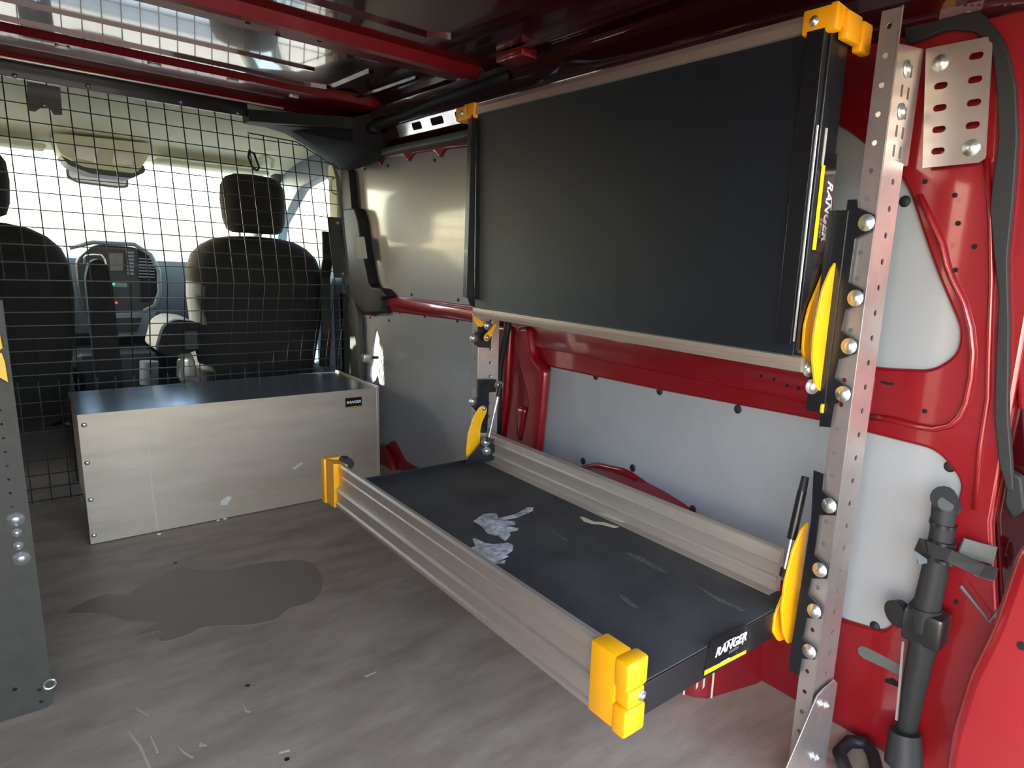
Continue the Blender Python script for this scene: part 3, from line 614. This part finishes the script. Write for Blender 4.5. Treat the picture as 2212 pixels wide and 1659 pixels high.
# far brackets and arm of the lower shelf
YF = 1.568
b2 = shape('bracket', 'y', YF-.004, [on2('y', YF, crop(980, 600, 3.95, [(195,865),(355,865),(355,970),(292,975),(288,1100),(275,1320),(225,1320),(190,1140),(150,1095),(135,1060),(150,1030),(190,1020)]))], .006, BLK, lo_, bev=.001)
put(BOLT, 'bolt', on('y', YF-.008, *crop(980, 600, 3.95, [(160,1055)])[0]), (0, -1, 0), b2)
a2 = arm(crop(980, 600, 3.95, [(255,1085),(283,1105),(280,1145),(240,1230),(225,1300),(225,1410),(110,1538),(104,1480),(120,1330),(160,1205),(215,1105)]), YF-.014, lo_)
put(BOLTS, 'bolt', on('y', YF-.017, *crop(980, 600, 3.95, [(258,1112)])[0]), (0, -1, 0), a2)
b3 = shape('end_plate', 'y', 1.535, [on2('y', 1.535, crop(980, 600, 3.95, [(110,1560),(225,1420),(260,1380),(380,1370),(385,1545),(240,1575),(100,1600)]))], .004, BLK, lo_)
strut(on('y', 1.515, *crop(980, 600, 3.95, [(400,905)])[0]), on('y', 1.515, *crop(980, 600, 3.95, [(290,1400)])[0]), lo_, .006, ALU, (.22, .50))
for p in ((385, 915), (270, 1405), (278, 1478)): put(BOLT, 'bolt', on('y', 1.528, *crop(980, 600, 3.95, [p])[0]), (-.4, -1, 0), b3)
# ---- upper shelf, folded up vertical
us = empty('folding_shelf', (.95, 1.05, .72), 'upper shelf folded up vertically under the roof, black underside facing out', 'shelf', 'folding shelves')
MB().box((.944, .560, .748), (.956, 1.524, 1.238), .0015).build('deck', PANEL, us)
tr = [(.936,1.236),(.938,1.252),(.942,1.262),(.99,1.264),(.99,1.259),(.948,1.256),(.948,1.236)]
shape('front_rail', 'y', 1.06, [tr], .93, ALU, us)
b_ = [(.938,.727),(.936,.735),(.940,.738),(.936,.742),(.936,.750),(.948,.752),(.948,.733),(.99,.732),(.99,.727)]
shape('back_rail', 'y', 1.03, [b_], .98, ALU, us)
MB().rings([[(.944, y_, .775), (.921, y_, .775), (.931, y_, 1.235), (.944, y_, 1.235)] for y_ in (1.5275, 1.5305)]).build('side_flange', BLK, us)
MB().rings([[(a_, 1.528, z_), (a_+.002, 1.528, z_), (a_+.010, 1.560, z_), (a_+.008, 1.560, z_)] for a_, z_ in ((.921, .775), (.931, 1.235))]).build('side_lip', BLK, us)
MB().box((.946, 1.524, .775), (.990, 1.530, 1.235)).build('side_web', BLK, us)
# near side flange with label
MB().box((.932, .560, .77), (.944, .590, 1.235), .001).build('stiffener', BLK, us)
MB().box((.944, .5555, .76), (.995, .5595, 1.235), .001).build('side_web', BLK, us)
MB().tube([(.934, .556, .775), (.934, .556, 1.10)], .0018, 6).build('side_lip', CHR, us)
ub = shape('label', 'y', .5548, [on2('y', .5548, crop(1620, 350, 2.765, [(447,-50),(520,-50),(470,560),(375,530)]))], .0008, STICK, us)
shape('print_line', 'y', .5542, [on2('y', .5542, crop(1620, 350, 2.765, [(430,20),(450,20),(393,525),(372,525)]))], .0006, YLET, ub)
q0 = on('y', .554, *crop(1620, 350, 2.765, [(475,110)])[0])
text('lettering', 'RANGER', frame_mat((q0.x-.003, .5541, q0.z), (0, 0, -1), (1, 0, 0)), .0235, WLET, ub, .3, .0006)
P = [on('y', .5539, *p) for p in crop(1620, 350, 2.765, [(488,230),(482,300),(470,370),(455,430),(440,443),(430,435)])]
MB().tube(P, .0006, 4).build('logo_arc', WLET, ub)
text('lettering', 'DESIGN', frame_mat((q0.x-.013, .5541, q0.z-.058), (0, 0, -1), (1, 0, 0)), .0085, GALV, ub, .2)
MB().box((.957, .5545, 1.045), (.962, .5565, 1.10)).build('paint_scrape', SILV, us)
# upper caps
uc = MB().box((.9325, .544, 1.230), (.952, .600, 1.266), .004).build('end_cap', YEL, us, auto=40)
MB().rings([[(.936, .546, 1.238), (.936, .546, 1.268), (.936, .556, 1.268), (.936, .556, 1.238)], [(.985, .543, 1.236), (.985, .543, 1.262), (.985, .556, 1.262), (.985, .556, 1.236)]]).build('cap_web', YEL, uc)
MB().box((.955, .538, 1.222), (1.000, .553, 1.262), .004).build('cap_block', YEL, uc, auto=40)
MB().box((1.000, .536, 1.214), (1.030, .553, 1.258), .004).build('cap_block', YEL, uc, auto=40)
put(BOLTS, 'screw', (.932, .579, 1.247), (-1, 0, 0), uc)
u2 = MB().box((.9325, 1.522, 1.228), (.955, 1.575, 1.266), .005).build('end_cap', YEL, us, auto=40)
MB().box((.930, 1.560, 1.226), (.990, 1.610, 1.262), .006).build('cap_block', YEL, u2, auto=40)
put(BOLTS, 'screw', (.929, 1.575, 1.243), (-1, 0, 0), u2)
# brackets of the upper shelf
b4 = shape('bracket', 'x', .979, [on2('x', .979, bu)], .004, BLK, us, bev=.001)
MB().box((.975, .512, .66), (.981, .545, .98), .001).build('bracket_bar', BLK, us)
for px_ in [(1872,481),(1848,644),(1834,748),(1821,851)]: put(BOLT, 'bolt', on('x', .9768, *px_), (-1, 0, 0), b4)
ua = crop(1620, 350, 2.765, [(550,532),(525,650),(497,850),(484,1050),(458,1230),(441,1350),(410,1372),(385,1330),(370,1180),(375,1060),(392,950),(430,760),(480,640)])
arm(ua, .525, us)
arm(crop(1620, 350, 2.765, [(470,570),(420,700),(352,860),(322,980),(312,1120),(330,1225),(372,1295),(400,1200),(400,900),(440,700)]), .552, us)
strut(on('y', .548, *crop(1620, 350, 2.765, [(540,300)])[0]), on('y', .548, *crop(1620, 350, 2.765, [(485,640)])[0]), us, .007, BLK, (.1, .35))
put(BOLT, 'bolt', on('y', .540, *crop(1620, 350, 2.765, [(355,1238)])[0]), (-.5, -1, 0), us)
put(BOLT, 'bolt', on('y', .530, *crop(1620, 350, 2.765, [(372,1340)])[0]), (-.5, -1, 0), us)
arm(crop(1620, 350, 2.765, [(430,1440),(450,1450),(440,1500),(420,1500)]), .515, us)
# far bracket of the upper shelf
b5 = shape('bracket', 'y', YF-.004, [on2('y', YF, crop(980, 600, 3.95, [(200,420),(320,400),(305,597),(205,592),(165,550),(145,520),(160,480),(200,455)]))], .006, BLK, us, bev=.001)
put(BOLT, 'bolt', on('y', YF-.008, *crop(980, 600, 3.95, [(168,515)])[0]), (0, -1, 0), b5)
arm(crop(980, 600, 3.95, [(150,285),(200,345),(260,380),(262,405),(235,420),(205,415),(180,380)]), YF-.016, us)
a5 = arm(crop(980, 600, 3.95, [(372,375),(330,410),(300,450),(262,490),(255,520),(268,542),(292,540),(320,495),(350,430)]), YF-.02, us)
put(BOLTS, 'bolt', on('y', YF-.023, *crop(980, 600, 3.95, [(285,510)])[0]), (0, -1, 0), a5)
put(BOLT, 'bolt', on('y', YF-.023, *crop(980, 600, 3.95, [(290,408)])[0]), (0, -1, 0), a5)
shape('link_plate', 'y', YF-.01, [on2('y', YF-.01, crop(980, 600, 3.95, [(120,170),(160,50),(190,130),(220,200),(200,260),(140,240)]))], .004, BLK, us)
shape('bare_patch', 'y', YF-.0126, [on2('y', YF-.0126, crop(980, 600, 3.95, [(122,125),(155,85),(175,110),(178,150),(140,148)]))], .0006, SILV, us)
# cable behind the far post
P = [on('x', 1.12, *p) for p in crop(980, 600, 3.95, [(470,330),(455,450),(430,560),(410,660),(392,760),(385,870),(380,1100),(378,1370)])]
tag(MB().tube(P, .011, 10).build('cable', BLKP, None, smooth=True), 'thick black cable running down the pillar behind the far post', 'cable')
# ================================================================== RUBBER SEAL and rear pillar details
_ = [(1950,42),(2010,38),(2080,48),(2130,80),(2160,140),(2172,230),(2170,340),(2160,400),(2163,520),(2168,640),(2160,760),(2163,880),(2158,960),(2165,1030),(2185,1085),(2200,1110)]
tag(shape('door_seal', 'x', 1.155, [rnd(on2('x', 1.155, [(1950,10),(2060,6),(2125,28),(2172,90),(2196,180),(2200,300),(2192,420),(2178,560),(2182,700),(2180,900),(2192,1060),(2178,1060),(2160,1000),(2150,900),(2152,800),(2160,640),(2150,560),(2140,450),(2146,400),(2160,300),(2156,200),(2146,110),(2110,68),(2050,64),(1960,100)]), .012, 3)], .012, BLKP, None, bev=.002), 'dark rubber seal curving around the rear door opening', 'seal')
ja = empty('tie_down_jack', (1.12, .36, .02), 'black scissor jack strapped upright in the rear corner', 'jack')
def J(px_, x=1.118): return on('x', x, *px_)
MB().tube([J((2038,1075),1.10), J((2042,1085),1.12), J((2050,1100),1.13)], .020, 14).build('roller', BLKP, ja, auto=50)
MB().tube([J((2040,1085)), J((2035,1150)), J((2018,1240)), J((2000,1320))], [.019,.019,.021,.022], 14).build('screw_body', BLKP, ja, auto=50)
MB().tube([J((2000,1310)), J((1992,1400)), J((1975,1480)), J((1955,1590))], [.026,.022,.020,.016], 12).build('lower_leg', BLKP, ja, auto=50)
MB().box((1.095, J((2000,1330)).y-.035, .275), (1.145, J((2000,1330)).y+.03, .335), .008).build('knuckle', BLK, ja, auto=40)
MB().cyl(J((1940,1322))+Vector((-.012, 0, 0)), J((1948,1322))+Vector((.006, 0, 0)), .024, .020, n=20).build('knob', BLKP, ja, auto=40)
MB().cyl(J((1945,1322)), J((1990,1325)), .006, n=8).build('knob_bolt', CHR, ja, auto=40)
MB().ribbon([J((1952,1385), 1.10), J((1945,1470), 1.10), J((1937,1555), 1.10)], .0045, .004).build('bare_edge', GALV, ja)
MB().ribbon([J((1998,1180), 1.10), J((2050,1200), 1.10), J((2120,1232), 1.12), J((2150,1240), 1.15)], .003, .022).build('strap', BLKP, ja)
MB().ribbon([J((1998,1165), 1.10), J((1990,1190), 1.095), J((1996,1215), 1.10)], .008, .02).build('strap_buckle', BLK, ja)
MB().ribbon([J((2075,1180), 1.13), J((2110,1190), 1.15), J((2150,1200), 1.16)], .004, .03).build('strap_end', DLAMP, ja)
MB().ribbon([J((2108,1232), 1.14), J((2150,1245), 1.155)], .003, .018).build('strap_tip', DLAMP, ja)
MB().tube([J((2075,1266), 1.145), J((2137,1342), 1.150), J((2190,1270), 1.150)], .003, 6).build('crank_rod', DLAMP, ja)
for k_ in (.25, .5, .75): MB().cyl(J((2038,1090+150*k_))+Vector((0, 0, 0)), J((2036,1097+150*k_)), .0215, n=14).build('body_ring', BLK, ja, auto=50)
MB().cyl(J((2043,1088), 1.095), J((2043,1092), 1.10), .012, n=14).build('roller_face', TRIMG, ja)
MB().cyl(J((1955,1580), 1.11), J((1952,1650), 1.10), .026, .032, n=16).build('foot_cup', BLKP, ja, auto=40)
MB().cyl(J((1952,1650), 1.10), Vector((1.10, J((1952,1650)).y, .001)), .016, .018, n=16).build('foot', BLKP, ja, auto=40)
P = [on('z', .012, *p) for p in [(1812,1625),(1835,1602),(1868,1604),(1885,1628),(1893,1660),(1888,1700),(1862,1712),(1835,1680)]]
tag(MB().tube(P, .012, 10, closed=True).build('rubber_loop', BLKP, None, smooth=True), 'black rubber loop lying on the floor beside the post foot', 'rubber ring')
tag(shape('lamp_cover', 'x', 1.172, [rnd(on2('x', 1.17, [(2175,1010),(2210,1030),(2218,1100),(2190,1120),(2172,1090)]), .006, 3)], .02, BLKP, None, bev=.004), 'small black cover low on the rear pillar beside the seal', 'cover')
# ================================================================== CAB CONTENTS
def sup(cx, cy, z, hx, hy, n=24, e=2.8):
    o = []
    for k in range(n):
        a = 2*math.pi*k/n; c, s_ = math.cos(a), math.sin(a)
        o.append((cx+hx*math.copysign(abs(c)**(2/e), c), cy+hy*math.copysign(abs(s_)**(2/e), s_), z))
    return o
def seat(cx, label, armrest_side):
    e = empty('seat', (cx, 3.15, -.10), label, 'seat', 'front seats')
    bk = [(.25,.20,3.13),(.30,.222,3.11),(.42,.238,3.09),(.55,.258,3.075),(.68,.266,3.065),(.78,.262,3.06),(.84,.242,3.06),(.88,.205,3.062),(.905,.160,3.065),(.918,.10,3.065),(.922,.03,3.065)]
    MB().rings([sup(cx, y_, z_, hx, .075 if i_ < 7 else .075-.013*(i_-6), e=3.2) for i_, (z_, hx, y_) in enumerate(bk)]).build('backrest', SEAT, e, smooth=True)
    hd = [(.935,.085,.03),(.945,.105,.045),(.985,.118,.055),(1.06,.124,.058),(1.12,.120,.055),(1.155,.100,.045),(1.168,.070,.028),(1.171,.02,.01)]
    MB().rings([sup(cx, 3.06, z_, hx, hy, e=3.0) for z_, hx, hy in hd]).build('headrest', SEAT, e, smooth=True)
    for s_ in (-.06, .06): MB().cyl((cx+s_, 3.06, .90), (cx+s_, 3.06, .95), .006, n=8).build('headrest_post', CHR, e)
    MB().rings([sup(cx, 3.36, z_, .25*k, .30*k, e=3.5) for z_, k in ((.18, .9), (.22, 1), (.33, 1), (.37, .95), (.385, .8))]).build('cushion', SEAT, e, smooth=True)
    MB().box((cx-.22, 3.10, -.10), (cx+.22, 3.55, .19), .02).build('seat_base', DASHD, e)
    MB().tube([(cx-.20, 2.985, .80), (cx-.1, 2.978, .815), (cx+.1, 2.978, .815), (cx+.20, 2.985, .80)], .003, 6).build('seam', SEAT, e)
    return e
s1_ = seat(.82, 'black passenger seat with headrest, seen from behind at the right', -1)
s2_ = seat(-.065, 'black driver seat partly cut off at the left edge of the picture', 1)
# passenger armrest folded down-ish
ar = MB().rings([[(x_, 3.02+dy, z_) for x_, z_ in rnd([(.43,.46),(.46,.56),(.50,.585),(.575,.575),(.585,.50),(.56,.455),(.48,.44)], .02, 3)] for dy in (-.02, .28)]).build('armrest', SEAT, s1_, auto=45)
ar['label'] = 'padded armrest in sunlight'
MB().box((.52, 2.99, .46), (.575, 3.005, .545), .006).build('armrest_end', DASHD, ar)
ad = (MB().rings([[(x_, 3.02+dy, z_) for x_, z_ in rnd([(.235,.25),(.235,.74),(.250,.795),(.275,.81),(.300,.795),(.312,.74),(.318,.25)], .02, 3)] for dy in (0, .07)]).build('armrest', SEAT, s2_, auto=45))
MB().tube([on('y', 3.01, *p) for p in crop(0, 420, 5.53, [(1010,830),(1005,760),(1030,725),(1110,715),(1210,722),(1245,770),(1265,840)])], .0035, 6).build('rim', LATCH, ad)
mb_ = tag(MB().rings([sup(.525, 3.0, z_, hx, .03, e=2.5) for z_, hx in ((.33,.02),(.36,.035),(.42,.03),(.45,.02))]).build('pale_seat_part', LATCH, s1_, smooth=True), 'pale metal shape standing for a sunlit seat part')  # unidentified shape; pale metal imitates its sunlit look
# dashboard
dh = empty('dashboard', (.31, 3.9, .3), 'grey dashboard with centre stack below the windscreen', 'dashboard')
MB().rings([[(x_, 3.80, .45), (x_, 3.74, .55), (x_, 3.73, .72), (x_, 3.77, .79), (x_, 3.90, .825), (x_, 4.18, .80), (x_, 4.18, .40)] for x_ in (-.52, .10, .56, 1.13)]).build('dash_body', DASH, dh, auto=40)
cs = rnd(on2('y', 3.74, [(160,560),(200,527),(290,533),(330,560),(345,600),(340,650),(310,672),(240,682),(180,680),(165,620)]), .03, 5)
st = shape('centre_stack', 'y', 3.71, [cs], .05, DASHD, dh, bev=.008)
rim = [(p.x, 3.683, p.z) for p in [on('y', 3.683, *q) for q in [(150,535),(200,523),(290,528),(325,550),(343,585),(345,630),(335,660),(310,672)]]]
MB().tube(rim, .010, 8).build('stack_surround', DASH, dh, smooth=True)
def DP(y, pts): return [on2('y', y, [p])[0] for p in pts]
shape('display', 'y', 3.682, [DP(3.68, crop(0, 420, 5.53, [(1300,700),(1470,700),(1470,910),(1300,910)]))], .004, STICK, st)
for k in range(7):
    shape('button', 'y', 3.681, [DP(3.68, crop(0, 420, 5.53, [(1520,680+k*42),(1600,682+k*42),(1600,708+k*42),(1520,706+k*42)]))], .005, DASH, st)
for k in range(7):
    shape('vent_slat', 'y', 3.680, [DP(3.68, crop(0, 420, 5.53, [(1660,760+k*36),(1850,768+k*36),(1850,782+k*36),(1660,774+k*36)]))], .008, DASH, st)
shape('vent_recess', 'y', 3.6835, [DP(3.68, crop(0, 420, 5.53, [(1650,660),(1760,680),(1860,800),(1865,1000),(1870,1200),(1780,1290),(1690,1290)]))], .002, HOLE, st)
shape('radio_panel', 'y', 3.682, [DP(3.68, crop(0, 420, 5.53, [(1300,1050),(1520,1060),(1520,1110),(1300,1100)]))], .004, DASH, st)
q = on('y', 3.676, *crop(0, 420, 5.53, [(1357,1070)])[0]); MB().cyl(q, q+Vector((0, .006, 0)), .0045, n=10).build('green_light', LEDG, st)
q = on('y', 3.676, *crop(0, 420, 5.53, [(1390,1293)])[0]); MB().cyl(q, q+Vector((0, .006, 0)), .0045, n=10).build('red_light', LEDR, st)
shape('lower_tray', 'y', 3.70, [DP(3.7, crop(0, 420, 5.53, [(1200,1420),(1700,1400),(1860,1400),(1800,1600),(1720,1680),(1200,1720)]))], .04, DASH, dh, bev=.005)
shape('tray_pocket', 'y', 3.676, [DP(3.68, crop(0, 420, 5.53, [(1250,1480),(1690,1470),(1640,1640),(1250,1650)]))], .004, DASHD, dh)
MB().box((.20, 3.45, -.10), (.50, 3.78, .40), .03).build('console_base', DASHD, dh)
MB().cyl(on('y', 3.4, 322, 780), on('y', 3.4, 322, 830), .035, n=14).build('console_post', DASH, dh, auto=50)
# mirror and overhead console
mr = tag(MB().rings([[(x_, y_, z_) for x_, z_ in rnd([(.262,1.135),(.262,1.178),(.30,1.196),(.46,1.186),(.486,1.17),(.484,1.118),(.44,1.112),(.30,1.118)], .012, 3)] for y_ in (3.77, 3.81)]).build('rear_view_mirror', DASH, None, auto=45), 'rear-view mirror under the overhead console', 'mirror')
shape('mirror_glass', 'y', 3.768, [rnd([(.272,1.142),(.272,1.172),(.304,1.188),(.456,1.179),(.477,1.165),(.475,1.126),(.44,1.121),(.30,1.126)], .008, 3)], .002, CHR, mr)
MB().cyl((.375, 3.80, 1.19), (.375, 3.84, 1.225), .012, n=10).build('mirror_stem', DASHD, mr)
oc = tag(MB().rings([[(x_, y_, z_) for x_, z_ in rnd([(.205,1.275),(.225,1.20),(.30,1.162),(.47,1.158),(.505,1.205),(.54,1.285)], .015, 3)] for y_ in (3.42, 3.62)]).build('overhead_console', BEIGE, None, auto=40), 'beige overhead console with reading lamps above the mirror', 'console')
shape('lamp_lens', 'y', 3.415, [rnd(on2('y', 3.415, crop(0, 140, 5.53, [(910,980),(1180,1010),(1150,1170),(900,1110)])), .006, 3)], .004, LATCH, oc)
shape('lamp_lens', 'y', 3.415, [rnd(on2('y', 3.415, crop(0, 140, 5.53, [(1350,1040),(1600,1060),(1580,1200),(1340,1190)])), .006, 3)], .004, LATCH, oc)
MB().rings([[(x_, y_, z_) for x_, z_ in rnd([(.225,1.205),(.25,1.165),(.32,1.140),(.46,1.138),(.51,1.17),(.505,1.20)], .012, 3)] for y_ in (3.46, 3.66)]).build('sensor_cover', TRIMG, oc, auto=40)
for a, b, lab in ((-.42, .19, 'left sun visor folded up against the beige headliner'), (.56, 1.02, 'right sun visor folded up against the beige headliner')):
    tag(MB().box((a, 3.50, 1.222), (b, 3.66, 1.240), .008).build('sun_visor', BEIGE, None, auto=40), lab, 'visor')
hd_ = tag(MB().tube([on('y', 3.3, *p) for p in crop(400, 200, 5.53, [(880,800),(950,740),(1050,800),(1040,900)])], .008, 8).build('grab_handle', BEIGE, None, smooth=True), 'beige grab handle above the passenger window', 'handle')
# seat belt
P = [on('x', 1.05, *p) for p in [(706,500),(708,560),(702,600),(703,660),(706,720),(700,790)]]
tag(MB().ribbon(P, .012, .04, (1, 0, 0)).build('seat_belt', BLKP), 'black seat belt hanging at the right pillar behind the seat', 'seat belt')
# door inner panel
dp = tag(MB().rings([[(1.10, y_, .10), (1.085, y_, .45), (1.10, y_, .72), (1.112, y_, .76), (1.112, y_, .10)] for y_ in (2.98, 3.66)]).build('door_card', TRIMB, None, auto=40), 'blue-grey passenger door trim right of the seat', 'door trim')
